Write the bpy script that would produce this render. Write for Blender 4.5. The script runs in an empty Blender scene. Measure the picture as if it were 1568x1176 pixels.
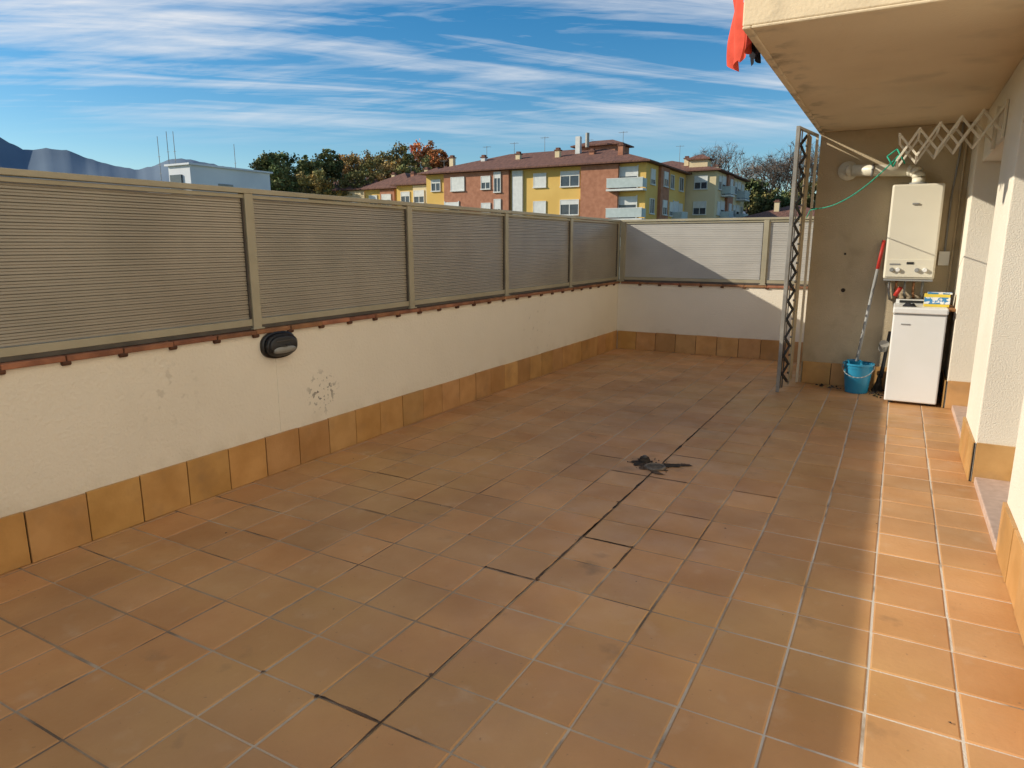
import bpy, math, random
from mathutils import Vector, Matrix, noise
random.seed(7)
U=1.55
scene=bpy.context.scene
# ---------------------------------------------------------------- materials
def mat(name,c1,c2=None,nscale=3.0,rough=0.7,metal=0.0,bump=0.0,bscale=60.0,spec=0.3,ramp=(0.35,0.65),detail=6,attr=False,stretch=None):
    m=bpy.data.materials.new(name); m.use_nodes=True
    nt=m.node_tree; N=nt.nodes; L=nt.links
    b=N['Principled BSDF']
    b.inputs['Roughness'].default_value=rough
    b.inputs['Metallic'].default_value=metal
    b.inputs['Specular IOR Level'].default_value=spec
    g=N.new('ShaderNodeNewGeometry'); vec=g.outputs['Position']
    if stretch:
        mp=N.new('ShaderNodeMapping'); mp.inputs['Scale'].default_value=stretch
        L.new(vec,mp.inputs['Vector']); vec=mp.outputs[0]
    if c2 is None: c2=tuple(c*0.88 for c in c1)
    n=N.new('ShaderNodeTexNoise'); n.inputs['Scale'].default_value=nscale; n.inputs['Detail'].default_value=detail
    L.new(vec,n.inputs['Vector'])
    r=N.new('ShaderNodeValToRGB'); r.color_ramp.elements[0].position=ramp[0]; r.color_ramp.elements[1].position=ramp[1]
    r.color_ramp.elements[0].color=(*c2,1); r.color_ramp.elements[1].color=(*c1,1)
    L.new(n.outputs['Fac'],r.inputs['Fac'])
    out=r.outputs['Color']
    if attr:
        a=N.new('ShaderNodeVertexColor'); a.layer_name='Col'
        mx=N.new('ShaderNodeMix'); mx.data_type='RGBA'; mx.blend_type='MULTIPLY'; mx.inputs[0].default_value=1
        L.new(out,mx.inputs[6]); L.new(a.outputs['Color'],mx.inputs[7]); out=mx.outputs[2]
    L.new(out,b.inputs['Base Color'])
    if bump>0:
        n2=N.new('ShaderNodeTexNoise'); n2.inputs['Scale'].default_value=bscale; n2.inputs['Detail'].default_value=5
        L.new(g.outputs['Position'],n2.inputs['Vector'])
        bp=N.new('ShaderNodeBump'); bp.inputs['Strength'].default_value=bump; bp.inputs['Distance'].default_value=0.01
        L.new(n2.outputs['Fac'],bp.inputs['Height']); L.new(bp.outputs[0],b.inputs['Normal'])
    return m
def overlay(m,colour,build):
    nt=m.node_tree;N=nt.nodes;L=nt.links;b=N['Principled BSDF']
    src=b.inputs['Base Color'].links[0].from_socket
    mask=build(N,L)
    mx=N.new('ShaderNodeMix'); mx.data_type='RGBA'
    L.new(mask,mx.inputs[0]); L.new(src,mx.inputs[6]); mx.inputs[7].default_value=(*colour,1)
    L.new(mx.outputs[2],b.inputs['Base Color'])
def math_n(N,L,op,a,b=None,clamp=False):
    n=N.new('ShaderNodeMath'); n.operation=op; n.use_clamp=clamp
    for i,v in enumerate((a,b)):
        if v is None: continue
        if isinstance(v,(int,float)): n.inputs[i].default_value=v
        else: L.new(v,n.inputs[i])
    return n.outputs[0]
def noise_mask(scale,lo,hi,amt,detail=6,stretch=None,off=0):
    def f(N,L):
        g=N.new('ShaderNodeNewGeometry'); mp=N.new('ShaderNodeMapping')
        mp.inputs['Scale'].default_value=stretch or (1,1,1); mp.inputs['Location'].default_value=(off,off,off)
        L.new(g.outputs['Position'],mp.inputs['Vector'])
        n=N.new('ShaderNodeTexNoise'); n.inputs['Scale'].default_value=scale; n.inputs['Detail'].default_value=detail
        L.new(mp.outputs[0],n.inputs['Vector'])
        mr=N.new('ShaderNodeMapRange'); mr.inputs[1].default_value=lo; mr.inputs[2].default_value=hi; mr.inputs[4].default_value=amt
        L.new(n.outputs['Fac'],mr.inputs[0]); return mr.outputs[0]
    return f
def spot_mask(p,r,scale,lo,hi,amt):
    def f(N,L):
        g=N.new('ShaderNodeNewGeometry')
        d=N.new('ShaderNodeVectorMath'); d.operation='DISTANCE'; L.new(g.outputs['Position'],d.inputs[0]); d.inputs[1].default_value=p
        mr=N.new('ShaderNodeMapRange'); mr.inputs[1].default_value=0; mr.inputs[2].default_value=r; mr.inputs[3].default_value=amt; mr.inputs[4].default_value=0
        L.new(d.outputs['Value'],mr.inputs[0])
        k=noise_mask(scale,lo,hi,1.0)(N,L)
        return math_n(N,L,'MULTIPLY',mr.outputs[0],k,True)
    return f
def axis_mask(axis,a,b_,scale,lo,hi,amt):
    def f(N,L):
        g=N.new('ShaderNodeNewGeometry'); s=N.new('ShaderNodeSeparateXYZ'); L.new(g.outputs['Position'],s.inputs[0])
        mr=N.new('ShaderNodeMapRange'); mr.inputs[1].default_value=a; mr.inputs[2].default_value=b_; mr.inputs[4].default_value=amt
        L.new(s.outputs[axis],mr.inputs[0])
        k=noise_mask(scale,lo,hi,1.0)(N,L)
        return math_n(N,L,'MULTIPLY',mr.outputs[0],k,True)
    return f
M={}
M['plaster']=mat('cream_plaster',(.79,.725,.61),(.745,.68,.565),nscale=1.1,rough=.9,bump=.5,bscale=55,spec=.1)
overlay(M['plaster'],(.50,.44,.34),noise_mask(1.9,.60,.85,.22,8,off=3,stretch=(1,1,.6)))
overlay(M['plaster'],(.42,.36,.27),axis_mask('Z',.62*U,.56*U,9,.50,.80,-.0))
overlay(M['plaster'],(.44,.36,.25),axis_mask('Z',.24*U,.17*U,6,.45,.75,.40))
overlay(M['plaster'],(.13,.12,.10),spot_mask((-2.33*U,2.33*U,.31*U),.19,26,.56,.60,1.2))
overlay(M['plaster'],(.34,.29,.22),spot_mask((-2.33*U,1.55*U,.47*U),.3,13,.60,.66,.35))
overlay(M['plaster'],(.34,.29,.22),spot_mask((-2.33*U,4.6*U,.42*U),.5,16,.64,.68,.5))
M['plaster_b']=mat('building_plaster',(.78,.71,.59),(.72,.65,.53),nscale=1.2,rough=.9,bump=.5,bscale=110,spec=.1)
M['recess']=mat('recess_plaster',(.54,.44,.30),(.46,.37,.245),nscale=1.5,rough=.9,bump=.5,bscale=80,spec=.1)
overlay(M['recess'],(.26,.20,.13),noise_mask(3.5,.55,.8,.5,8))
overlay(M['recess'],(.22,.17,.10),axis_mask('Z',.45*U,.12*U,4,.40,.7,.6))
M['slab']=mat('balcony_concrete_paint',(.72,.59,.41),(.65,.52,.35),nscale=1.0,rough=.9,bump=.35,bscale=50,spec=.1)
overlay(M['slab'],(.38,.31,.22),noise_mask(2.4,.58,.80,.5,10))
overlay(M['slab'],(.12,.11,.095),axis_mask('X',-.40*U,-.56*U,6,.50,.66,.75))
M['tile']=mat('terracotta_floor_tile',(.61,.325,.14),(.48,.235,.088),nscale=2.4,rough=.5,bump=.18,bscale=40,spec=.4,attr=True,ramp=(.3,.7))
overlay(M['tile'],(.36,.20,.095),noise_mask(1.1,.48,.75,.45,10,off=5))
overlay(M['tile'],(.60,.36,.12),noise_mask(.9,.50,.72,.4,8,off=15))
overlay(M['tile'],(.66,.48,.32),noise_mask(7,.60,.78,.30,12,off=9))
overlay(M['tile'],(.20,.11,.06),noise_mask(38,.68,.76,.6,6,off=2))
overlay(M['tile'],(.17,.11,.06),noise_mask(4.5,.66,.80,.55,12,off=21))
overlay(M['tile'],(.70,.58,.44),noise_mask(60,.72,.78,.5,4,off=33))
overlay(M['tile'],(.14,.09,.055),spot_mask((-.90*U,2.93*U,0),.42,7,.44,.66,.75))
_t=M['tile'].node_tree; _n=_t.nodes.new('ShaderNodeTexNoise'); _n.inputs['Scale'].default_value=5; _n.inputs['Detail'].default_value=8
_g=_t.nodes.new('ShaderNodeNewGeometry'); _t.links.new(_g.outputs['Position'],_n.inputs['Vector'])
_r=_t.nodes.new('ShaderNodeMapRange'); _r.inputs[1].default_value=.3; _r.inputs[2].default_value=.7; _r.inputs[3].default_value=.34; _r.inputs[4].default_value=.64
_t.links.new(_n.outputs['Fac'],_r.inputs[0]); _t.links.new(_r.outputs[0],_t.nodes['Principled BSDF'].inputs['Roughness'])
M['grout']=mat('floor_grout',(.55,.44,.32),(.30,.215,.14),nscale=1.3,rough=.95,bump=.5,bscale=150,ramp=(.40,.62))
overlay(M['grout'],(.10,.07,.05),noise_mask(1.7,.53,.62,.85,8,off=11))
overlay(M['grout'],(.72,.64,.53),axis_mask('X',-.45*U,-.05*U,2.5,.36,.44,.85))
M['dark']=mat('black_dirt',(.055,.042,.032),(.02,.016,.013),nscale=20,rough=.95,bump=.5)
M['joint']=mat('open_joint_dirt',(.16,.10,.065),(.045,.03,.022),nscale=9,rough=.95,bump=.5)
M['skirt']=mat('skirting_tile',(.55,.31,.12),(.44,.235,.08),nscale=5,rough=.45,bump=.12,attr=True,spec=.4)
overlay(M['skirt'],(.28,.17,.085),noise_mask(6,.55,.8,.5,10,off=4))
M['coping']=mat('terracotta_coping',(.34,.155,.08),(.20,.09,.05),nscale=9,rough=.85,bump=.4,attr=True)
M['frame']=mat('beige_aluminium_frame',(.37,.33,.235),(.31,.275,.19),nscale=4,rough=.42,spec=.5)
M['slat']=mat('fence_slats',(.33,.285,.22),(.27,.235,.18),nscale=2,rough=.36,spec=.5)
overlay(M['slat'],(.20,.16,.115),noise_mask(1.4,.5,.8,.5,6,stretch=(1,1,.4)))
M['slatb']=mat('end_fence_slats',(.48,.455,.41),(.42,.395,.355),nscale=2,rough=.36,spec=.5)  # paler copy of the fence slats, sunlight on the end panels put in the colour
M['white']=mat('white_enamel',(.80,.79,.76),(.77,.76,.72),nscale=3,rough=.35,spec=.5)
M['heater']=mat('heater_enamel',(.72,.67,.54),(.68,.63,.50),nscale=2,rough=.4,spec=.5)
M['grey']=mat('grey_plastic',(.30,.30,.29),(.24,.24,.23),rough=.5)
M['steel']=mat('galvanised_steel',(.36,.34,.30),(.27,.25,.22),nscale=8,rough=.5,metal=.3)
M['darkmetal']=mat('dark_bronze_metal',(.10,.085,.07),(.07,.06,.05),nscale=8,rough=.5)
M['grate']=mat('worn_drain_metal',(.24,.19,.14),(.12,.095,.07),nscale=30,rough=.55,metal=.3)
M['black']=mat('black_plastic',(.02,.02,.022),(.014,.014,.014),rough=.4,spec=.5)
M['lens']=mat('frosted_lens',(.30,.30,.28),(.22,.22,.20),rough=.3,spec=.5)
M['blue']=mat('blue_plastic',(.02,.25,.42),(.018,.21,.36),rough=.4,spec=.5)
M['red']=mat('red_paint',(.5,.04,.03),(.4,.03,.02),rough=.5)
M['redcloth']=mat('coral_cloth',(.72,.10,.06),(.55,.07,.04),nscale=9,rough=.9)
M['blackcloth']=mat('black_cloth',(.02,.02,.025),rough=.95)
M['yellow']=mat('yellow_card',(.75,.58,.08),(.68,.5,.06),rough=.6)
M['cyan']=mat('blue_card',(.05,.22,.45),(.75,.75,.72),nscale=18,rough=.6,ramp=(.48,.52))
M['wood']=mat('varnished_wood',(.35,.16,.06),(.22,.1,.04),nscale=12,rough=.5,stretch=(1,6,6))
M['green']=mat('green_cord',(.02,.35,.22),rough=.6)
M['copper']=mat('copper_pipe',(.5,.25,.13),rough=.35,metal=.8)
M['glass']=mat('window_glass',(.55,.56,.55),(.52,.53,.52),rough=.08,metal=1.0)
M['dglass']=mat('distant_window_glass',(.05,.06,.08),(.03,.035,.05),rough=.15,spec=.8)
M['stepstone']=mat('threshold_stone',(.55,.40,.32),(.45,.32,.25),nscale=20,rough=.6)
M['rack']=mat('cream_rack_plastic',(.72,.66,.54),rough=.5)
M['ywall']=mat('yellow_render',(.76,.50,.15),(.68,.43,.12),nscale=.4,rough=.9)
M['bwall']=mat('red_brick',(.46,.21,.125),(.36,.155,.09),nscale=2.5,rough=.9,detail=10)
M['cwall']=mat('cream_render',(.74,.61,.38),(.66,.53,.32),nscale=.4,rough=.9)
M['wwall']=mat('white_render',(.75,.76,.78),(.66,.67,.70),nscale=.5,rough=.85)
M['roof']=mat('clay_roof_tiles',(.24,.115,.08),(.12,.06,.045),nscale=1.5,rough=.9,detail=10,stretch=(6,1,1))
M['shutter']=mat('white_shutter',(.72,.72,.68),rough=.7)
M['balc']=mat('balcony_rail_panel',(.50,.56,.54),(.44,.50,.48),rough=.5)
M['ground']=mat('ground_earth',(.16,.17,.08),(.10,.11,.05),nscale=.03,rough=1)
M['mount']=mat('haze_tinted_mountain',(.20,.25,.31),(.165,.21,.265),nscale=.0015,rough=1,spec=0)  # distance haze is baked into this bluish base colour
M['bark']=mat('tree_bark',(.14,.11,.085),(.08,.06,.05),rough=1)
def leafmat(n,a,b): return mat(n,a,b,nscale=.9,rough=.8,spec=.15,attr=True,ramp=(.35,.6))
M['lgreen']=leafmat('evergreen_leaves',(.15,.17,.065),(.085,.105,.042))
M['lorange']=leafmat('autumn_leaves_orange',(.50,.20,.07),(.30,.14,.06))
M['lyellow']=leafmat('autumn_leaves_tan',(.42,.29,.11),(.24,.18,.07))
M['lmix']=leafmat('turning_leaves',(.27,.23,.08),(.15,.14,.055))
M['ltwig']=leafmat('fine_twigs',(.26,.20,.16),(.17,.125,.10))
# ---------------------------------------------------------------- mesh builder
class MB:
    def __init__(s,scale=1.0): s.v=[];s.f=[];s.m=[];s.mats=[];s.c=[];s.s=scale;s.col=(1,1,1)
    def mi(s,k):
        if k not in s.mats: s.mats.append(k)
        return s.mats.index(k)
    def add(s,vs,fs,k):
        o=len(s.v); s.v+= [tuple(v) for v in vs]; s.c+=[s.col]*len(vs)
        i=s.mi(k)
        for f in fs: s.f.append([o+j for j in f]); s.m.append(i)
    def box(s,x0,y0,z0,x1,y1,z1,k):
        vs=[(x,y,z) for z in (z0,z1) for y in (y0,y1) for x in (x0,x1)]
        s.add(vs,[(0,2,3,1),(4,5,7,6),(0,1,5,4),(2,6,7,3),(0,4,6,2),(1,3,7,5)],k)
    def bar(s,p,q,w,h,k,up=(0,0,1)):
        p=Vector(p);q=Vector(q);d=(q-p).normalized();upv=Vector(up)
        if abs(d.dot(upv))>.98: upv=Vector((1,0,0))
        a=d.cross(upv).normalized();b=a.cross(d).normalized()
        vs=[]
        for e in (p,q):
            for sa,sb in ((-1,-1),(1,-1),(1,1),(-1,1)): vs.append(e+a*sa*w/2+b*sb*h/2)
        s.add(vs,[(0,3,2,1),(4,5,6,7),(0,1,5,4),(1,2,6,5),(2,3,7,6),(3,0,4,7)],k)
    def cyl(s,p,q,r0,r1,k,n=16,caps=True):
        p=Vector(p);q=Vector(q);d=(q-p).normalized();u=Vector((0,0,1)) if abs(d.z)<.9 else Vector((1,0,0))
        a=d.cross(u).normalized();b=a.cross(d)
        vs=[]
        for e,r in ((p,r0),(q,r1)):
            for i in range(n):
                t=2*math.pi*i/n; vs.append(e+a*math.cos(t)*r+b*math.sin(t)*r)
        fs=[(i,(i+1)%n,n+(i+1)%n,n+i) for i in range(n)]
        if caps: fs+=[tuple(range(n-1,-1,-1)),tuple(range(n,2*n))]
        s.add(vs,fs,k)
    def tube(s,pts,r,k,n=10):
        for a,b in zip(pts[:-1],pts[1:]): s.cyl(a,b,r,r,k,n)
    def quad(s,pts,k): s.add(pts,[tuple(range(len(pts)))],k)
    def obj(s,name,parent=None,bevel=0,smooth=False):
        me=bpy.data.meshes.new(name)
        me.from_pydata([(v[0]*s.s,v[1]*s.s,v[2]*s.s) for v in s.v],[],s.f)
        for k in s.mats: me.materials.append(M[k])
        me.polygons.foreach_set('material_index',s.m)
        ca=me.color_attributes.new('Col','FLOAT_COLOR','POINT')
        ca.data.foreach_set('color',[x for c in s.c for x in (*c,1.0)])
        if smooth: me.polygons.foreach_set('use_smooth',[True]*len(me.polygons))
        me.update()
        o=bpy.data.objects.new(name,me); scene.collection.objects.link(o)
        if parent: o.parent=parent
        if bevel:
            b=o.modifiers.new('bevel','BEVEL'); b.width=bevel; b.segments=2; b.limit_method='ANGLE'
        if smooth:
            try:
                with bpy.context.temp_override(object=o,active_object=o,selected_objects=[o],selected_editable_objects=[o]): bpy.ops.object.shade_auto_smooth(angle=0.7)
            except Exception as e: print('as',e)
        return o
def empty(name):
    e=bpy.data.objects.new(name,None); e.empty_display_size=.2; scene.collection.objects.link(e); return e
R=random.uniform
# ---------------------------------------------------------------- terrace floor
WX=-2.33; BY=6.264; T=.18; G=.0055
floor=empty('terrace_floor')
b=MB(U)
xs=[];x=-.868
while x>WX: x-=T
while x<1.3: xs.append(x); x+=T
ys=[];y=1.702
while y>-2.5: y-=T
while y<BY: ys.append(y); y+=T
for x0 in xs:
    for y0 in ys:
        xa=max(x0+G/2,WX); ya=y0+G/2; xb=x0+T-G/2; yb=min(y0+T-G/2,BY)
        if xb-xa<.01 or yb-ya<.01: continue
        g=R(.87,1.08); h=R(-.06,.06)
        b.col=(g*(1+h*.3),g*(1-h*.6),g*(1-h*1.6))
        e=.0035; ox=R(-1,1)*.0013; oy=R(-1,1)*.0013
        xa+=ox;xb+=ox;ya+=oy;yb+=oy
        zz=[R(-.0007,.0007) for _ in range(4)]
        lo=-.006
        vs=[(xa,ya,lo),(xb,ya,lo),(xb,yb,lo),(xa,yb,lo),
            (xa,ya,zz[0]-.0020),(xb,ya,zz[1]-.0020),(xb,yb,zz[2]-.0020),(xa,yb,zz[3]-.0020),
            (xa+e,ya+e,zz[0]),(xb-e,ya+e,zz[1]),(xb-e,yb-e,zz[2]),(xa+e,yb-e,zz[3])]
        b.add(vs,[(8,9,10,11),(4,5,9,8),(5,6,10,9),(6,7,11,10),(7,4,8,11),(0,1,5,4),(1,2,6,5),(2,3,7,6),(3,0,4,7)],'tile')
b.obj('tiles',floor)
b=MB(U); b.box(WX-.02,-2.6,-.2,1.4,BY+.02,-.0024,'grout'); b.obj('grout_bed',floor)
b=MB(U)
def dirty_joint(p,q,w,seg=.014,z=.0009,k='joint'):
    p=Vector(p);q=Vector(q);d=(q-p);n=max(2,int(d.length/seg));nrm=Vector((-d.y,d.x)).normalized()
    L=[];Rr=[];s0=R(0,90)
    for i in range(n+1):
        c=p+d*i/n; nz=noise.noise(Vector((s0+i*seg*11,0,0))); ww=w*max(.12,.75+1.1*nz)*R(.7,1.25)
        if i in (0,n): ww*=.1
        o=w*.35*noise.noise(Vector((s0+i*seg*18,5,0)))
        L.append((c.x+nrm.x*(ww/2+o),c.y+nrm.y*(ww/2+o),z));Rr.append((c.x-nrm.x*(ww/2-o),c.y-nrm.y*(ww/2-o),z))
    for i in range(n): b.quad([L[i],Rr[i],Rr[i+1],L[i+1]],k)
X0=-.868
dirty_joint((X0,.8),(X0,1.702),.0045)
dirty_joint((X0,1.702),(X0,2.35),.0080)
dirty_joint((X0,2.35),(X0,2.9),.0095,k='dark')
dirty_joint((X0,2.98),(X0,3.7),.0085,k='dark')
dirty_joint((X0,3.7),(X0,5.2),.005)
def cell(i,j): return (X0+i*T,1.702+j*T)
for (i,j,di,dj,w) in [(-1,-4,1,0,.009),(-1,0,1,0,.006),(0,2,1,0,.007),(1,1,0,1,.007),(0,2,0,1,.008),(1,2,-1,0,.005),
        (-4,2,1,0,.004),(1,4,1,0,.004),(-5,1,1,0,.004),(-6,-1,1,0,.004),(0,8,1,0,.007),(0,6,1,0,.008),(0,9,0,1,.007),(-7,0,1,0,.004),(-6,3,1,0,.004),(2,6,1,0,.005),(-2,7,1,0,.006),(-1,6,1,0,.008)]:
    x,y=cell(i,j); dirty_joint((x,y),(x+di*T,y+dj*T),w)
for i,j in [(-1,-4),(0,-3),(0,0),(-1,0),(-2,-4),(0,4),(1,2),(0,7),(-2,1),(1,9)]:
    x,y=cell(i,j);x+=R(-.006,.006);y+=R(-.006,.006);r=R(.004,.008);n=9
    b.quad([(x+math.cos(2*math.pi*k/n)*r*R(.3,1.5),y+math.sin(2*math.pi*k/n)*r*R(.3,1.5),.0014) for k in range(n)],'joint')
b.obj('dirty_joints',floor)
# floor drain
dr=empty('floor_drain'); b=MB(U); cx,cy=-.90,2.93
def blob(cx,cy,rx,ry,z,k,n=60,rot=0,j=.35):
    pts=[]
    s0=R(0,50)
    for i in range(n):
        t=2*math.pi*i/n; r=1+j*1.1*noise.noise(Vector((math.cos(t)*1.6+s0,math.sin(t)*1.6,0)))+j*.5*noise.noise(Vector((math.cos(t)*6+s0,math.sin(t)*6,4)))
        X=math.cos(t)*rx*r;Y=math.sin(t)*ry*r
        pts.append((cx+X*math.cos(rot)-Y*math.sin(rot),cy+X*math.sin(rot)+Y*math.cos(rot),z))
    b.add(pts+[(cx,cy,z)],[(i,(i+1)%n,n) for i in range(n)],k)
blob(cx-.045,cy+.03,.050,.060,.0020,'dark',j=.6); blob(cx+.085,cy+.045,.060,.022,.0030,'dark',rot=.5,j=.6); blob(cx+.01,cy-.025,.066,.052,.0022,'joint',j=.5)
blob(cx+.05,cy-.085,.04,.014,.0026,'joint',rot=-.5,j=.7); blob(cx+.135,cy+.085,.025,.016,.0027,'joint',j=.7)
gx,gy=cx+.022,cy-.018
n=36
for r0,r1,z0,z1,k in ((.050,.046,.003,.008,'grate'),(.046,.038,.008,.0085,'grate'),(.038,.036,.0085,.004,'grate')):
    vs=[(gx+math.cos(2*math.pi*i/n)*r,gy+math.sin(2*math.pi*i/n)*r,z) for r,z in ((r0,z0),(r1,z1)) for i in range(n)]
    b.add(vs,[(i,(i+1)%n,n+(i+1)%n,n+i) for i in range(n)],k)
b.cyl((gx,gy,.0032),(gx,gy,.0042),.037,.037,'dark',24)
for k in range(5):
    o=-.026+k*.013; hw=math.sqrt(.036**2-o*o); b.bar((gx-hw,gy+o,.0065),(gx+hw,gy+o,.0065),.0048,.003,'grate')
b.cyl((cx-.05,cy+.05,.003),(cx-.05,cy+.05,.020),.028,.020,'dark',18); b.cyl((cx-.05,cy+.05,.020),(cx-.05,cy+.05,.027),.012,.010,'darkmetal',12)
for _ in range(40):
    t=R(0,6.28);r=R(.03,.14);s=R(.0015,.0045);px=cx+math.cos(t)*r;py=cy+math.sin(t)*r*.8
    b.add([(px-s,py,.003),(px+s*.6,py-s,.003),(px+s,py+s*.7,.003),(px,py,.003+s*1.4)],[(0,1,3),(1,2,3),(2,0,3),(0,2,1)],random.choice(['dark','joint']))
b.obj('drain_parts',dr)
# ---------------------------------------------------------------- walls
def skirting(b,axis,fixed,a0,a1,out,h=.175,pitch=.19,th=.010):
    t=a0
    while t<a1-1e-4:
        e=min(t+pitch,a1)
        g=R(.82,1.12);b.col=(g,g*R(.95,1.03),g*R(.85,1.08))
        p0=t+.0022;p1=e-.0022;hh=h+R(-.002,.002);dd=th+R(0,.003)
        f0,f1=sorted((fixed,fixed+out*dd))
        if p1-p0>.005:
            if axis=='y': b.box(f0,p0,.0012,f1,p1,hh,'skirt')
            else: b.box(p0,f0,.0012,p1,f1,hh,'skirt')
        t=e
    b.col=(1,1,1)
    f0,f1=sorted((fixed,fixed+out*th*.55))
    if axis=='y': b.box(f0,a0,.0008,f1,a1,h-.004,'dark')
    else: b.box(a0,f0,.0008,a1,f1,h-.004,'dark')
def coping(b,axis,fixed,a0,a1,out):
    t=a0
    while t<a1-1e-3:
        e=min(t+.19,a1); g=R(.75,1.25); b.col=(g,g*R(.9,1.1),g)
        z0=.626+R(-.001,.001); z1=.645+R(-.0012,.0012); o=.014+R(-.002,.003)
        f0,f1=sorted((fixed+out*o,fixed-out*.15))
        if axis=='y': b.box(f0,t+.002,z0,f1,e-.002,z1,'coping')
        else: b.box(t+.002,f0,z0,e-.002,f1,z1,'coping')
        b.col=(.35,.35,.38)
        q=fixed+out*.006
        if axis=='y': b.cyl((q,e-.014,.622),(q,e+.014,.622),.010,.010,'coping',10)
        else: b.cyl((e-.014,q,.622),(e+.014,q,.622),.010,.010,'coping',10)
        t=e
pw=empty('parapet_wall')
b=MB(U); b.box(WX-.13,-2.6,-5.8,WX,BY+.13,.6255,'plaster'); b.obj('wall',pw)
b=MB(U); skirting(b,'y',WX,-2.594,BY-.012,1); b.obj('skirting',pw,bevel=.002)
b=MB(U); coping(b,'y',WX,-2.6,BY+.02,1); b.obj('coping',pw,bevel=.006)
pw2=empty('parapet_wall.001')
b=MB(U); b.box(WX+.001,BY,-5.8,-.5,BY+.13,.6255,'plaster'); b.obj('wall',pw2)
b=MB(U); skirting(b,'x',BY,WX+.014,-.56,-1); b.obj('skirting',pw2,bevel=.002)
b=MB(U); coping(b,'x',BY,WX+.03,-.56,-1); b.obj('coping',pw2,bevel=.006)
def fence(name,axis,fixed,posts,out,sk):
    e=empty(name)
    b=MB(U)
    def bx(a0,a1,d0,d1,z0,z1,k):
        f0,f1=sorted((fixed+out*d0,fixed+out*d1))
        if axis=='y': b.box(f0,a0,z0,f1,a1,z1,k)
        else: b.box(a0,f0,z0,a1,f1,z1,k)
    for p in posts: bx(p-.021,p+.021,-.022,.019,.646,1.199,'frame'); bx(p-.030,p+.030,-.028,.026,.647,.653,'frame')
    lo,hi=posts[0],posts[-1]
    bx(lo-.02,hi+.02,-.024,.022,1.199,1.219,'frame')
    bx(lo-.02,hi+.02,-.016,.012,1.180,1.195,'frame')
    b.obj('posts_and_top_rail',e,bevel=.003)
    b=MB(U)
    for p,q in zip(posts[:-1],posts[1:]):
        bx(p+.0215,q-.0215,-.014,.010,.6465,.662,'darkmetal')
        bx(p+.0215,q-.0215,-.015,.011,.6625,.690,'frame')
        bx(p+.0215,p+.029,-.012,.012,.691,1.179,'frame'); bx(q-.029,q-.0215,-.012,.012,.691,1.179,'darkmetal')
    b.obj('panel_frames',e,bevel=.002)
    b=MB(U); n=25; z0=.691;z1=1.179;pt=(z1-z0)/n
    prof=[]
    for i in range(n):
        z=z0+i*pt
        prof+=[(-.0055,z),(-.0055,z+pt*.10),(.0035,z+pt*.14),(.0015,z+pt*.5),(.0000,z+pt*.55),(.0000,z+pt*.6),(.003,z+pt*.64),(.001,z+pt*.97)]
    prof.append((-.0055,z1))
    for p,q in zip(posts[:-1],posts[1:]):
        a0,a1=p+.028,q-.028; vs=[]
        for d,z in prof:
            for a in (a0,a1):
                f=fixed+out*d; vs.append((f,a,z) if axis=='y' else (a,f,z))
        b.add(vs,[(2*i,2*i+1,2*i+3,2*i+2) for i in range(len(prof)-1)],sk)
        bx(a0,a1,-.011,-.008,z0,z1,sk)
    b.obj('slats',e)
fence('privacy_fence','y',WX-.020,[1.984+1.065*k for k in range(-4,4)]+[BY+.008],1,'slat')
fence('privacy_fence.001','x',BY+.022,[WX+.03,-1.012,-.30],-1,'slatb')
b=MB(U); b.box(WX-.002,2.062,.18,WX+.0025,2.078,.53,'plaster'); b.obj('conduit_chase',pw,bevel=.002)
lamp=empty('bulkhead_lamp'); b=MB(U)
cy,cz=2.075,.570
def oval(x0,ry0,rz0,x1,ry1,rz1,k,n=36,dz=0,cap=True):
    vs=[]
    for xx,ry,rz in ((x0,ry0,rz0),(x1,ry1,rz1)):
        for i in range(n):
            t=2*math.pi*i/n; c,s_=math.cos(t),math.sin(t)
            yy=ry*math.copysign(abs(c)**.8,c); z=rz*math.copysign(abs(s_)**.8,s_)
            vs.append((xx,cy+yy,cz+z+dz))
    fs=[(i,(i+1)%n,n+(i+1)%n,n+i) for i in range(n)]
    if cap: fs+=[tuple(range(n,2*n)),tuple(range(n-1,-1,-1))]
    b.add(vs,fs,k)
oval(WX,.092,.058,WX+.018,.092,.058,'black');oval(WX+.018,.086,.052,WX+.042,.080,.045,'black');oval(WX+.042,.080,.045,WX+.050,.068,.035,'black')
b.obj('housing',lamp,smooth=True)
b=MB(U)
oval(WX+.044,.066,.018,WX+.0535,.058,.013,'lens',dz=-.019)
b.obj('lens',lamp,smooth=True)
b=MB(U); b.bar((WX+.028,cy-.084,cz),(WX+.056,cy,cz),.010,.008,'black'); b.bar((WX+.056,cy,cz),(WX+.028,cy+.084,cz),.010,.008,'black')
b.bar((WX+.051,cy-.045,cz+.020),(WX+.051,cy+.045,cz+.020),.005,.005,'darkmetal'); b.obj('visor_bar',lamp,bevel=.003)
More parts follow.
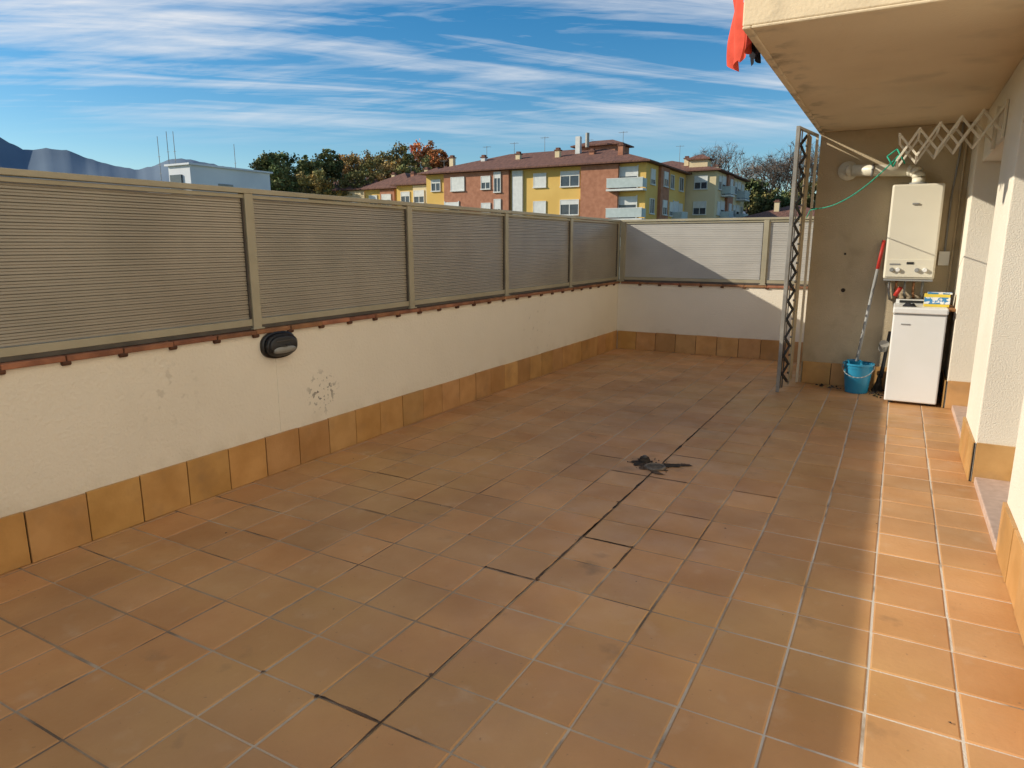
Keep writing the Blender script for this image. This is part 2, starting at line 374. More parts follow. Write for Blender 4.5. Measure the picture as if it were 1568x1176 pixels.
# ---------------------------------------------------------------- own building
bd=empty('apartment_building'); SZ=1.745
b=MB(U)
wx=.385
b.box(wx,-2.6,-5.8,1.0,.85,SZ,'plaster_b'); b.box(wx,2.30,-5.8,1.0,2.62,SZ,'plaster_b')
b.box(wx,.85,-5.8,1.0,2.30,.32,'plaster_b'); b.box(wx,.85,1.40,1.0,2.30,SZ,'plaster_b')
b.box(.36,3.39,0,1.2,3.89,SZ,'plaster_b')
b.box(.333,4.90,0,1.2,5.34,SZ,'plaster_b')
b.box(.362,2.62,1.46,1.1,3.39,SZ,'plaster_b'); b.box(.362,3.89,1.46,1.1,4.90,SZ,'plaster_b')
b.box(1.2,-2.6,-5.8,4,6.4,SZ,'plaster_b')
b.obj('walls',bd,bevel=.008)
b=MB(U)
b.box(.42,-2.6,SZ+.20,4,.85,5.6,'plaster_b'); b.box(.42,2.3,SZ+.20,4,6.4,5.6,'plaster_b')
b.box(.42,.85,SZ+.2,4,2.3,2.0,'plaster_b'); b.box(.42,.85,3.1,4,2.3,5.6,'plaster_b')
b.box(.386,-2.6,SZ+.001,4,2.62,SZ+.199,'plaster_b')
b.obj('upper_storeys',bd)
b=MB(U)
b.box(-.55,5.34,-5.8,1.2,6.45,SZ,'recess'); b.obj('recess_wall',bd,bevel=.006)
b=MB(U)
b.box(-.56,2.66,SZ,.9,6.45,SZ+.22,'slab')
b.box(-.56,2.66,SZ-.010,-.53,6.40,SZ+.001,'slab'); b.box(-.5299,2.66,SZ-.010,.36,2.69,SZ+.001,'slab')
b.obj('balcony_slab',bd,bevel=.008)
b=MB(U)
skirting(b,'y',.36,3.39,3.89,-1);skirting(b,'x',3.39,.362,.9,-1)
skirting(b,'x',4.90,.335,.7,-1);skirting(b,'y',.333,4.90,5.34,-1)
skirting(b,'y',wx,-2.5,.85,-1);skirting(b,'y',wx,.85,2.62,-1); skirting(b,'x',2.62,.387,.6,1)
b.obj('skirting',bd,bevel=.002)
b=MB(U); skirting(b,'x',5.34,-.54,.32,-1,h=.16); b.obj('recess_skirting',bd,bevel=.002)
b=MB(U)
for y0,y1 in ((2.62,3.39),(3.89,4.90)):
    b.box(.56,y0,.03,.585,y0+.06,1.46,'white');b.box(.56,y1-.06,.03,.585,y1,1.46,'white');b.box(.56,y0+.06,1.39,.585,y1-.06,1.46,'white')
    ym=(y0+y1)/2; b.box(.56,ym-.03,.03,.585,ym+.03,1.39,'white');b.box(.56,y0+.06,.03,.585,ym-.03,.12,'white');b.box(.56,ym+.03,.03,.585,y1-.06,.12,'white')
    b.box(.50,y0,1.36,.559,y1,1.459,'white')
for z0,z1,xx in ((.32,1.40,wx+.03),(2.0,3.1,.46)):
    b.box(xx-.01,.85,z0,xx+.02,.90,z1,'white');b.box(xx-.01,2.25,z0,xx+.02,2.30,z1,'white');b.box(xx-.01,.90,z0,xx+.02,2.25,z0+.05,'white');b.box(xx-.01,.90,z1-.05,xx+.02,2.25,z1,'white');b.box(xx-.01,1.54,z0+.05,xx+.02,1.61,z1-.05,'white')
b.obj('window_frames',bd,bevel=.004)
b=MB(U)
for z0,z1,xx in ((.37,1.35,wx+.035),(2.05,3.05,.465)):
    b.box(xx,.9,z0,xx+.01,1.54,z1,'glass');b.box(xx,1.61,z0,xx+.01,2.25,z1,'glass')
for y0,y1 in ((2.62,3.39),(3.89,4.90)):
    ym=(y0+y1)/2;b.box(.57,y0+.06,.12,.578,ym-.03,1.39,'dglass');b.box(.57,ym+.03,.12,.578,y1-.06,1.39,'dglass')
b.obj('window_glass',bd)
b=MB(U); b.box(.372,2.63,-.01,.56,3.378,.028,'stepstone'); b.box(.372,3.892,-.01,.56,4.885,.028,'stepstone'); b.box(.585,2.62,-.01,1.2,4.9,.03,'stepstone'); b.obj('door_thresholds',bd,bevel=.006)
# ---------------------------------------------------------------- folding gate
g=empty('folding_gate'); b=MB(U)
b.box(-.652,4.885,.0015,-.630,4.907,SZ-.012,'steel'); b.box(-.578,5.312,.0015,-.562,5.337,SZ-.012,'rack')
b.box(-.606,5.05,.03,-.602,5.305,SZ-.03,'recess')  # solid side sheet, added so the gate blocks sun from the recess wall
b.box(-.612,5.10,.02,-.598,5.118,SZ-.02,'steel')
for k in range(2):
    y=4.935+k*.03; x=-.632+k*.008
    b.box(x-.004,y-.003,.02,x+.004,y+.003,SZ-.03,'darkmetal')
n=26
for i in range(n):
    z0=.06+i*(SZ-.12)/n;z1=z0+(SZ-.12)/n
    a=(-.624,4.925,z0 if i%2 else z1);c=(-.600,5.01,z1 if i%2 else z0)
    b.bar(a,c,.006,.022,'black')
    b.cyl((-.603,5.0,z0),(-.590,5.0,z0),.008,.008,'darkmetal',8)
b.bar((-.64,4.9,SZ-.02),(-.572,5.32,SZ-.02),.02,.016,'steel')
b.obj('gate_parts',g,bevel=.001)
# ---------------------------------------------------------------- water heater
h=empty('gas_water_heater'); b=MB(U)
b.box(-.08,5.10,.775,.205,5.33,1.366,'heater'); b.obj('casing',h,bevel=.018)
b=MB(U); b.box(-.075,5.098,.764,.20,5.32,.774,'grey')
b.box(-.07,5.094,.79,.195,5.0995,.90,'heater')
for i,xx in enumerate((-.035,.0,.105,.15)): b.cyl((xx,5.094,.835),(xx,5.078,.835),.014,.012,'white' if i%2 else 'grey',18)
b.box(.045,5.091,.87,.085,5.0935,.885,'black');b.box(-.05,5.091,.865,.01,5.0935,.875,'grey')
b.box(.04,5.090,1.24,.075,5.0995,1.25,'grey')
b.obj('control_panel',h,bevel=.002)
b=MB(U)
for i,xx in enumerate((-.04,.0,.05,.10,.15)):
    b.tube([(xx,5.22,.765),(xx,5.24,.69),(xx+.01,5.3,.64),(xx+.01,5.335,.63)],.008,'copper' if i%2 else 'grey')
b.cyl((.0,5.2,.66),(.03,5.2,.72),.014,.014,'red',10)
b.obj('connection_pipes',h,smooth=True)
fl=empty('flue_pipe'); b=MB(U)
pts=[(.06,5.21,1.367),(.06,5.21,1.41),(.052,5.215,1.437),(.03,5.23,1.455),(-.0,5.25,1.462),(-.33,5.26,1.478),(-.352,5.28,1.481),(-.36,5.338,1.482)]
for p,q in zip(pts[:-1],pts[1:]): b.cyl(p,q,.037,.037,'heater',20)
b.cyl((.06,5.21,1.367),(.06,5.21,1.38),.05,.05,'grey',20); b.cyl((-.2,5.255,1.472),(-.215,5.255,1.473),.041,.041,'grey',20)
b.cyl((-.36,5.31,1.482),(-.36,5.339,1.482),.062,.062,'heater',24); b.obj('pipe',fl,smooth=True)
b=MB(U); b.cyl((-.32,5.336,.68),(-.32,5.3395,.68),.014,.014,'dark',14); b.cyl((-.33,5.335,.93),(-.33,5.3395,.93),.008,.008,'dark',12)
b.box(.225,5.32,.86,.285,5.339,.95,'white'); b.tube([(.255,5.33,.95),(.255,5.33,1.3),(.27,5.33,1.55),(.27,5.33,SZ)],.006,'grey',8); b.tube([(.30,5.33,.65),(.30,5.33,SZ)],.007,'recess',8); b.obj('wall_fittings',bd,bevel=.002)
# ---------------------------------------------------------------- washing machine
w=empty('washing_machine'); b=MB(U)
b.box(.003,4.885,.018,.290,5.285,.572,'white'); b.obj('cabinet',w,bevel=.012)
b=MB(U); b.box(-.001,4.875,.574,.294,5.29,.612,'white'); b.obj('lid',w,bevel=.012)
b=MB(U); b.box(.01,5.20,.613,.285,5.285,.640,'white'); b.box(.03,5.196,.618,.26,5.1995,.635,'black')
for xx in (.04,.25):
    for yy in (4.93,5.24): b.cyl((xx,yy,.001),(xx,yy,.019),.014,.014,'black',12)
b.box(.05,4.8815,.505,.10,4.8845,.512,'grey'); b.box(.004,4.8825,.566,.289,4.8845,.5725,'grey')
b.obj('details',w,bevel=.001)
bx=empty('detergent_box'); b=MB(U); b.box(.165,5.02,.613,.30,5.12,.69,'yellow'); b.box(.163,5.018,.63,.302,5.019,.672,'cyan'); b.box(.18,5.03,.6905,.31,5.11,.70,'cyan'); b.obj('box',bx,bevel=.003)
sh=empty('wall_shelf'); b=MB(U); b.box(.292,4.93,.595,.331,5.3,.610,'wood'); b.box(.325,4.95,.54,.3325,4.96,.595,'grey'); b.box(.325,5.25,.54,.3325,5.26,.595,'grey'); b.obj('shelf_board',sh,bevel=.002)
rg=empty('cleaning_rag'); b=MB(U)
vs=[];nn=14
for i in range(nn):
    for j in range(nn):
        x=.05+i*.08/nn;y=4.95+j*.13/nn
        vs.append((x,y,.6135+.045*max(0,noise.noise(Vector((x*40,y*40,0)))+.35)*math.sin(math.pi*i/(nn-1))*math.sin(math.pi*j/(nn-1))))
b.add(vs,[(i*nn+j,(i+1)*nn+j,(i+1)*nn+j+1,i*nn+j+1) for i in range(nn-1) for j in range(nn-1)],'blackcloth'); b.obj('cloth',rg,smooth=True)
# ---------------------------------------------------------------- bucket & mop
bk=empty('bucket'); b=MB(U); c=(-.17,5.16)
b.cyl((*c,.002),(*c,.20),.070,.092,'blue',32,False); b.cyl((*c,.012),(*c,.199),.066,.088,'blue',32,False)
b.cyl((*c,.002),(*c,.012),.069,.070,'blue',32)
b.cyl((*c,.192),(*c,.204),.098,.098,'blue',32,False); b.cyl((*c,.172),(*c,.176),.094,.094,'blue',32,False)
n=32
vs=[(c[0]+math.cos(2*math.pi*i/n)*r,c[1]+math.sin(2*math.pi*i/n)*r,.204) for r in (.088,.098) for i in range(n)]
b.add(vs,[(i,(i+1)%n,n+(i+1)%n,n+i) for i in range(n)],'blue')
b.tube([(c[0]+math.cos(t)*.098,c[1]-.03-math.sin(t)*.09,.19-math.sin(t)*.07) for t in [math.pi*k/12 for k in range(13)]],.003,'grey',8)
b.cyl((c[0]-.03,c[1],.17),(c[0]-.03,c[1],.22),.03,.045,'blue',20,False)
b.obj('pail',bk,smooth=True)
mp=empty('mop'); b=MB(U)
p=Vector((-.19,5.18,.16));q=Vector((-.10,5.318,1.02)); k1=p.lerp(q,.78)
b.cyl(p,k1,.010,.010,'grey',12);b.cyl(k1,q,.011,.011,'red',12)
for i in range(26):
    t=R(0,6.28);r=R(.01,.045); b.cyl(p+Vector((0,0,.02)),(p.x+math.cos(t)*r+.01,p.y+math.sin(t)*r*.8,.05),.006,.004,'rack',6)
b.cyl(p-Vector((0,0,.02)),p+Vector((0,0,.05)),.022,.016,'blue',14)
b.obj('handle_and_strands',mp,smooth=True)
b=MB(U)
for i in range(60):
    px=R(-.50,-.01) if i%2 else R(-.09,-.01);py=R(5.0,5.32) if i%2==0 else R(5.2,5.32);s=R(.005,.017);zt=s*R(.6,1.4)
    b.add([(px-s,py-s*.6,.001),(px+s,py-s*.4,.001),(px+s*.7,py+s,.001),(px-s*.5,py+s*.8,.001),(px,py,zt)],[(0,1,4),(1,2,4),(2,3,4),(3,0,4)],random.choice(['dark','bark','lyellow']))
for i in range(26):
    px=R(-2.2,.3);py=R(1.2,5.8);s=R(.002,.006);a=R(0,6.28)
    b.add([(px-s*math.cos(a),py-s*math.sin(a),.0022),(px+s*.5*math.sin(a),py-s*.5*math.cos(a),.004),(px+s*math.cos(a),py+s*math.sin(a),.003),(px-s*.5*math.sin(a),py+s*.5*math.cos(a),.005)],[(0,1,2,3)],random.choice(['dark','bark']))
b.obj('dry_leaf_litter')
b=MB(U)
b.cyl((-.03,5.24,.10),(-.005,5.24,.42),.014,.010,'black',10)
for k in range(9): b.cyl((-.035+R(-.012,.012),5.24+R(-.02,.02),.12),(-.045+R(-.03,.03),5.24+R(-.03,.03),.002),.006,.01,'dark',6)
b.cyl((-.035,5.24,.30),(-.03,5.20,.34),.03,.03,'steel',14); b.obj('hand_broom')
# ---------------------------------------------------------------- drying rack
rk=empty('wall_drying_rack'); b=MB(U)
nseg=5; xw=.352; xe=-.055; dx=(xw-xe)/nseg; zc=1.555; droop=.02
def zz(i): return zc-droop*i
for yk in (3.93,4.30):
    for i in range(nseg):
        xa=xw-i*dx; xb=xa-dx
        b.bar((xa,yk,zz(i)+.06),(xb,yk,zz(i+1)-.06),.010,.018,'rack',up=(0,1,0)); b.bar((xa,yk+.012,zz(i)-.06),(xb,yk+.012,zz(i+1)+.06),.010,.018,'rack',up=(0,1,0))
for i in range(nseg+1):
    xa=xw-i*dx
    b.cyl((xa,3.92,zz(i)+.06),(xa,4.32,zz(i)+.06),.006,.006,'rack',8)
    if i: b.cyl((xa,3.92,zz(i)-.06),(xa,4.32,zz(i)-.06),.006,.006,'rack',8)
b.box(.348,3.90,1.47,.3595,3.95,1.63,'rack')
b.box(.3465,4.27,1.46,.3615,4.34,1.66,'rack')
b.obj('scissor_arms_and_rails',rk,bevel=.0015)
cd=empty('green_cord'); b=MB(U)
p=Vector((-.56,5.2,1.235));q=Vector((-.05,3.95,1.42)); 
pts=[]
for i in range(25):
    t=i/24; v=p.lerp(q,t); v.z-=.16*4*t*(1-t)*.45; pts.append(v)
b.tube(pts,.0032,'green',8)
b.tube([q,q+Vector((-.02,.02,-.05)),q+Vector((-.05,.02,.0)),q+Vector((-.01,0,.03)),q+Vector((.03,0,-.04))],.0035,'green',8)
b.tube([pts[3],pts[3]+Vector((-.05,.0,-.01)),pts[3]+Vector((-.07,0,-.06))],.003,'green',8)
b.obj('cord',cd,smooth=True)
ld=empty('hanging_laundry')
def cloth(name,x0,y0,y1,z0,z1,k,ph,skew=0):
    b=MB(U);n=24;m_=20;vs=[]
    for i in range(n+1):
        for j in range(m_+1):
            u=i/n;t=j/m_
            y=y0+(y1-y0)*(u+skew*(1-t)); z=z0+(z1-z0)*t+.02*math.sin(u*9+ph)*(1-t)
            x=x0-.06*u+.016*math.sin(u*14+ph+t*2)*(1.1-t*.6)+.008*math.sin(t*6+u*4)
            vs.append((x,y,z))
    b.add(vs,[(i*(m_+1)+j,(i+1)*(m_+1)+j,(i+1)*(m_+1)+j+1,i*(m_+1)+j+1) for i in range(n) for j in range(m_)],k); b.obj(name,ld,smooth=True)
cloth('coral_towel',-.635,3.00,3.10,1.705,2.0,'redcloth',0); cloth('coral_shirt',-.62,3.10,3.25,1.79,2.0,'redcloth',2); cloth('black_garment',-.575,3.1,3.22,1.75,1.97,'blackcloth',1)
b=MB(U); b.cyl((-.66,2.9,2.0),(-.66,4.6,2.0),.004,.004,'grey',8); b.cyl((-.6,2.9,1.97),(-.6,4.6,1.97),.004,.004,'grey',8)
b.bar((-.67,2.92,1.985),(-.55,2.92,1.94),.01,.01,'grey'); b.bar((-.67,4.58,1.985),(-.55,4.58,1.94),.01,.01,'grey'); b.obj('line',ld)
# ---------------------------------------------------------------- terrain
F=Vector((-math.sin(math.radians(29.15)),math.cos(math.radians(29.15)))); Rt=Vector((F.y,-F.x))
def P(u,fw):
    r=(u-784)/1067*fw; return F*fw+Rt*r
def terr(x,y):
    return -9+13*math.exp(-((x+84)**2+(y-100)**2)/(2*30**2))+5*math.exp(-((x+5)**2+(y-130)**2)/(2*28**2))
b=MB(); nx=90; ext=9000
def gs(i): t=(i/nx)*2-1; return math.copysign(abs(t)**2.6,t)*ext
vs=[(gs(i)-20,gs(j)+60,0) for i in range(nx+1) for j in range(nx+1)]
vs=[(x,y,terr(x,y)) for x,y,_ in vs]
b.add(vs,[(i*(nx+1)+j,(i+1)*(nx+1)+j,(i+1)*(nx+1)+j+1,i*(nx+1)+j+1) for i in range(nx) for j in range(nx)],'ground'); b.obj('ground',smooth=True)
b=MB()
prof=[(-900,200),(-500,225),(-250,190),(-100,204),(-40,202),(0,208),(15,212),(30,222),(55,235),(70,236),(90,233),(105,236),(120,236),(150,248),(190,259),(225,264),(250,258),(270,250),(290,248),(310,251),(345,258),(400,268),(480,290),(600,310),(800,315),(1000,318),(1200,312),(1500,305),(2000,290)]
fine=[]
for (u0,v0),(u1,v1) in zip(prof[:-1],prof[1:]):
    k=max(1,int((u1-u0)/6))
    for i in range(k): t=i/k; fine.append((u0+(u1-u0)*t,v0+(v1-v0)*t+noise.noise(Vector((u0*.1+i*.6,0,0)))*1.8))
rowsm=[];nr=9
for k in range(nr):
    s_=k/(nr-1)
    for u,v in fine:
        fw=6000-1700*s_; z=(373-v)/1067*6000
        zz_=z*(1-s_)**1.1+45*noise.noise(Vector((u*.02,s_*3,1)))*math.sin(math.pi*s_)
        p=P(u,fw); rowsm.append((p.x,p.y,zz_-20*s_))
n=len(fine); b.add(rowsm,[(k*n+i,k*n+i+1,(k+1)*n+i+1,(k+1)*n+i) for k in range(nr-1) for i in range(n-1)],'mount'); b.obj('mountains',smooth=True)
# ---------------------------------------------------------------- distant buildings
def window(b,face,c,pos,z,w,hh,shut,sill=True):
    def bx(a0,a1,d0,d1,z0,z1,k):
        if face=='-Y': b.box(a0,pos-d1,z0,a1,pos-d0,z1,k)
        else: b.box(pos+d0,a0,z0,pos+d1,a1,z1,k)
    bx(c-w/2,c+w/2,.0,.03,z-hh/2,z+hh/2,'dglass')
    fw=.07
    bx(c-w/2-fw,c-w/2,.0,.10,z-hh/2-fw,z+hh/2+fw,'shutter');bx(c+w/2,c+w/2+fw,0,.10,z-hh/2-fw,z+hh/2+fw,'shutter')
    bx(c-w/2,c+w/2,0,.10,z+hh/2,z+hh/2+fw,'shutter');bx(c-w/2-fw*1.5,c+w/2+fw*1.5,0,.16,z-hh/2-fw*1.6,z-hh/2-.001,'shutter')
    bx(c-.04,c+.04,.031,.07,z-hh/2,z+hh/2,'shutter')
    if shut>0: bx(c-w/2,c+w/2,.035,.08,z+hh/2-hh*shut,z+hh/2-.001,'shutter')
def balcony(b,face,c,pos,z,w):
    def bx(a0,a1,d0,d1,z0,z1,k):
        if face=='-Y': b.box(a0,pos-d1,z0,a1,pos-d0,z1,k)
        else: b.box(pos+d0,a0,z0,pos+d1,a1,z1,k)
    bx(c-w/2,c+w/2,0,1.1,z-.18,z,'shutter'); bx(c-w/2+.05,c+w/2-.05,1.0,1.06,z+.1,z+.9,'balc')
    bx(c-w/2,c+w/2,.99,1.07,z+.91,z+.97,'shutter')
    for s in (c-w/2,c+w/2-.06): bx(s,s+.06,0,.99,z+.1,z+.9,'balc')
    bx(c-.85,c+.85,0,.03,z+.01,z+2.05,'dglass'); bx(c-.95,c-.851,0,.1,z+.01,z+2.15,'shutter');bx(c+.851,c+.95,0,.1,z+.01,z+2.15,'shutter'); bx(c-.85,c+.85,.035,.08,z+R(.9,1.3),z+2.05,'shutter')
def hip(b,x0,x1,y0,y1,ze,zr,ov=.6,k='roof'):
    x0-=ov;x1+=ov;y0-=ov;y1+=ov; d=min((y1-y0)/2,(x1-x0)/2)
    if x1-x0>=y1-y0: r0=(x0+d,(y0+y1)/2,zr);r1=(x1-d,(y0+y1)/2,zr)
    else: r0=((x0+x1)/2,y0+d,zr);r1=((x0+x1)/2,y1-d,zr)
    A=(x0,y0,ze);B=(x1,y0,ze);C=(x1,y1,ze);D=(x0,y1,ze)
    if x1-x0>=y1-y0: fs=[[A,B,r1,r0],[B,C,r1],[C,D,r0,r1],[D,A,r0]]
    else: fs=[[A,B,r0],[B,C,r1,r0],[C,D,r1],[D,A,r0,r1]]
    for f in fs: b.quad(f,k)
    b.box(x0,y0,ze-.13,x1,y1,ze-.002,'roof')
def chimney(b,x,y,z,hh=1.0,k='cwall'):
    b.box(x-.25,y-.25,z-1.5,x+.25,y+.25,z+hh,k); b.box(x-.33,y-.33,z+hh,x+.33,y+.33,z+hh+.1,'roof'); b.box(x-.2,y-.2,z+hh+.1,x+.2,y+.2,z+hh+.3,'roof')
def antenna(b,x,y,z,hh):
    b.cyl((x,y,z),(x,y,z+hh),.03,.02,'grey',6); b.bar((x-.5,y,z+hh*.93),(x+.5,y,z+hh*.93),.02,.02,'grey')
    for k in range(5): b.bar((x-.4+k*.2,y-.3,z+hh*.93),(x-.4+k*.2,y+.3,z+hh*.93),.015,.015,'grey')
rows=[7.75,5.05,2.35,-.35,-3.05,-5.75]
A=empty('yellow_brick_apartment_building'); b=MB()
b.box(-46.2,63.5,-9.5,-21.2,77,8.9,'ywall')
for x0,x1 in ((-43.6,-35.6),(-27.6,-23.8)): b.box(x0,63.1,-9.5,x1,63.5,8.88,'bwall')
b.box(-35.3,63.3,-9,-34.1,63.5,8.8,'shutter')
b.box(-21.2,67.2,-9.5,-20.9,70.0,8.88,'bwall')
b.obj('walls',A)
b=MB(); hip(b,-46.2,-21.2,63.2,77,9.05,11.4)
for x in (-44.5,-41,-36.5,-31.7,-28,-24.5): chimney(b,x,66+R(-.8,1.5),9.9,R(.6,1.0),random.choice(['cwall','bwall','shutter']))
for x in (-42.4,-38.8,-35,-29.8,-26): antenna(b,x,70.1,11.1,R(1.0,1.9))
b.box(-31,69.3,10.6,-26,72.0,11.5,'bwall'); hip(b,-31,-26,69.3,72.0,11.6,12.2,.4)
b.box(-30.2,67.5,10.6,-29.7,68.0,12.3,'shutter'); b.cyl((-29,67.8,11.2),(-29,67.8,12.6),.2,.2,'steel',10)
b.obj('roof',A)
b=MB()
for i,z in enumerate(rows):
    for x,w,hh in ((-32.2,1.3,1.25),(-28.9,1.9,1.35),(-38.3,1.0,1.2),(-36.9,.7,1.9)):
        pos=63.1 if -43.6<x<-35.6 else 63.5
        window(b,'-Y',x,pos,z,w,hh,random.choice([0,.3,.5,.9,1]))
    if i!=0: balcony(b,'-Y',-42.6,63.1,z-1.2,3.6)
    else: window(b,'-Y',-44.9,63.5,z,1.1,1.1,.3); window(b,'-Y',-41.8,63.1,z,1.6,1.3,1)
    balcony(b,'-Y',-22.9,63.5,z-1.2,3.6)
    for y,w in ((65.4,1.2),(71.8,1.1),(75.2,1.4)): window(b,'+X',y,-21.2,z,w,1.3,random.choice([0,.4,.7,1]))
    if i%2: balcony(b,'+X',73.4,-21.2,z-1.2,2.4)
    window(b,'+X',68.6,-20.9,z,1.2,1.3,.5)
b.obj('windows_and_balconies',A)
B=empty('cream_apartment_building'); b=MB()
b.box(-32,77.3,-9.5,-18,93,9.2,'cwall'); b.box(-18,82,-9.5,-17.7,85,9.18,'bwall')
hip(b,-32,-18,77.3,93,9.35,11.3); chimney(b,-22,80,10.0,.9);chimney(b,-20.5,88,9.8,.9)
b.box(-21.3,78.5,9.5,-19.3,80,10.7,'cwall'); hip(b,-21.3,-19.3,78.5,80,10.7,11.2,.3)
antenna(b,-24,84,11.0,2);antenna(b,-20,86,10.4,2.5)
for i,z in enumerate(rows):
    z+=.3
    window(b,'-Y',-19.6,77.3,z,1.3,1.3,.5)
    for y in (79,87.3,91.5): window(b,'+X',y,-18,z,1.2,1.3,random.choice([0,.4,1]))
    balcony(b,'+X',89.3,-18,z-1.2,3);balcony(b,'+X',80.9,-18,z-1.2,2.2);window(b,'+X',83.5,-17.7,z,1.2,1.3,.6)
b.obj('block',B)
for n_,(x0,x1,y0,ze) in enumerate(((-53.5,-46.5,67.5,8.3),(-61,-53.7,70.5,8.3),(-70,-61.2,73.5,8.6),(-80,-70.2,76.5,8.7))):
    e=empty('row_house' if n_==0 else 'row_house.%03d'%n_); b=MB()
    b.box(x0,y0,-9.5,x1,y0+10,ze,'ywall'); b.box(x0+2.6,y0-.25,-9.5,x1-2.4,y0,ze-.05,'bwall' if n_%2 else 'cwall')
    hip(b,x0,x1,y0,y0+10,ze+.15,ze+2.3); chimney(b,x0+2,y0+3.5,ze+1.2,.9);chimney(b,x1-1.8,y0+3,ze+1.2,.8,'bwall'); antenna(b,(x0+x1)/2,y0+5,ze+1.7,1.6)
    for z in rows:
        z-=.8
        window(b,'-Y',x0+1.3,y0,z,1.2,1.2,.4);window(b,'-Y',x1-1.2,y0,z,1.2,1.2,.9);window(b,'-Y',(x0+x1)/2,y0-.25,z,1.4,1.3,.5)
        window(b,'+X',y0+2,x1,z,1,1.2,.3)
    b.obj('house',e)
e=empty('tile_roof_house'); b=MB(); b.box(-15,78,-9.5,-6,86,4.0,'cwall'); hip(b,-15,-6,78,86,4.2,5.6); chimney(b,-12,80,4.9,1.0)
for x in (-13,-10,-7.5):
    for z in (2.6,-.2): window(b,'-Y',x,78,z,1.2,1.2,.5)
b.obj('house',e)
e=empty('white_flat_roof_building'); b=MB()
b.box(-37.3,26.2,-9.5,-35.4,31.9,5.9,'wwall'); b.box(-48,27.5,-9.5,-37.31,37,4.7,'wwall'); b.box(-37.45,26.05,5.9,-35.25,32.05,6.0,'wwall')
b.box(-37.1,26.1,4.3,-36.1,26.19,5.4,'dglass'); b.box(-35.39,28.0,4.9,-35.33,29.0,5.0,'grey')
b.box(-35.4,31.9,-9.5,-35.0,44,4.2,'wwall')
b.obj('block',e)
for i_,(u,fw,vt) in enumerate(((257,44,217),(271,44,210),(281,45,210),(370,47,228))):
    p=P(u,fw); b=MB(); zt=1.55+(373-vt)/1067*fw; b.cyl((p.x,p.y,-9),(p.x,p.y,zt),.05,.018,'grey',8)
    for k in range(3): b.bar((p.x-.12,p.y,zt-1.2-k*.5),(p.x+.12,p.y,zt-1.2-k*.5),.02,.02,'grey')
    b.obj('radio_mast' if i_==0 else 'radio_mast.%03d'%i_)
# ---------------------------------------------------------------- trees
def tree(kind,u,vt,fw,wpx,lk,dens=1.0,bare=False,squash=1.0):
    p=P(u,fw); zt=1.55+(373-vt)/1067*fw; z0=terr(p.x,p.y); H=zt-z0; rad=wpx/1067*fw/2
    e=empty(kind)
    b=MB(); base=Vector((p.x,p.y,z0-.2)); fork=base+Vector((0,0,H*.45)); b.cyl(base,fork,rad*.10+.1,rad*.06+.05,'bark',9)
    cr=min(H*.55,rad*1.25*squash); cc=Vector((p.x,p.y,zt-cr*1.1))
    tips=[]
    def grow(a,d,l,r,lev):
        q=a+d*l; b.cyl(a,q,r,r*.6,'bark',5,False)
        if lev==0: tips.append(q); return
        for _ in range(3 if lev>1 or bare else 2):
            nd=(d+Vector((R(-.7,.7),R(-.7,.7),R(-.2,.55)))).normalized(); grow(q,nd,l*R(.6,.8),r*.6,lev-1)
    for k in range(5):
        d=Vector((R(-.6,.6),R(-.6,.6),1)).normalized(); grow(fork+Vector((0,0,-R(0,1))),d,(zt-fork.z)*.34,rad*.05+.04,4 if bare else 2)
    b.obj('trunk_and_limbs',e)
    b=MB()
    if bare:
        for t in tips:
            for _ in range(int(5*dens)):
                d=Vector((R(-1,1),R(-1,1),R(-.4,1))).normalized()*R(.5,1.3)
                g=R(.6,1.2); b.col=(g,g,g); s=Vector((R(-1,1),R(-1,1),R(-1,1)))*.03
                b.add([t-s,t+s,t+d],[(0,1,2)],lk)
    else:
        n=int(90*dens); seed=R(0,100)
        for i in range(n):
            while 1:
                v=Vector((R(-1,1),R(-1,1),R(-1,1)))
                if .25<v.length<1: break
            bump=1+.4*noise.noise(v*1.8+Vector((seed,0,0)))
            q=cc+Vector((v.x*rad*bump,v.y*rad*bump,v.z*cr*bump*.95))
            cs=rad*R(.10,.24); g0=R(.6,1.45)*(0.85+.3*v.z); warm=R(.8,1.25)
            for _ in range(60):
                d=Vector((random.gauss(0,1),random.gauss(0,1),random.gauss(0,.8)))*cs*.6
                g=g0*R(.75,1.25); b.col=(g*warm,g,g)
                s=R(.10,.22); a1=Vector((R(-1,1),R(-1,1),R(-1,1))).normalized()*s; a2=a1.cross(Vector((R(-1,1),R(-1,1),R(-1,1)))).normalized()*s*.8
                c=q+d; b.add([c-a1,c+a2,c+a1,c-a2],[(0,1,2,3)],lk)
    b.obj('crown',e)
for a in [('evergreen_oak_tree',420,236,100,44,'lgreen'),('evergreen_oak_tree',447,238,104,60,'lgreen'),('evergreen_oak_tree',478,236,98,55,'lgreen'),('evergreen_oak_tree',507,231,102,42,'lgreen'),('evergreen_oak_tree',438,258,92,56,'lgreen'),('evergreen_oak_tree',490,258,92,60,'lmix'),
          ('autumn_oak_tree',540,236,112,52,'lyellow'),('autumn_oak_tree',577,233,116,50,'lyellow'),('autumn_oak_tree',556,252,98,60,'lmix'),('autumn_oak_tree',617,226,110,56,'lmix'),('autumn_oak_tree',650,219,114,64,'lorange'),('autumn_oak_tree',600,245,100,56,'lyellow'),('autumn_oak_tree',640,242,100,60,'lmix'),('autumn_oak_tree',674,236,110,36,'lorange'),
          ('evergreen_oak_tree',1148,272,96,42,'lgreen'),('evergreen_oak_tree',1192,286,90,50,'lgreen'),('evergreen_oak_tree',1225,274,92,46,'lmix'),('evergreen_oak_tree',1165,294,92,50,'lmix')]:
    tree(*a)
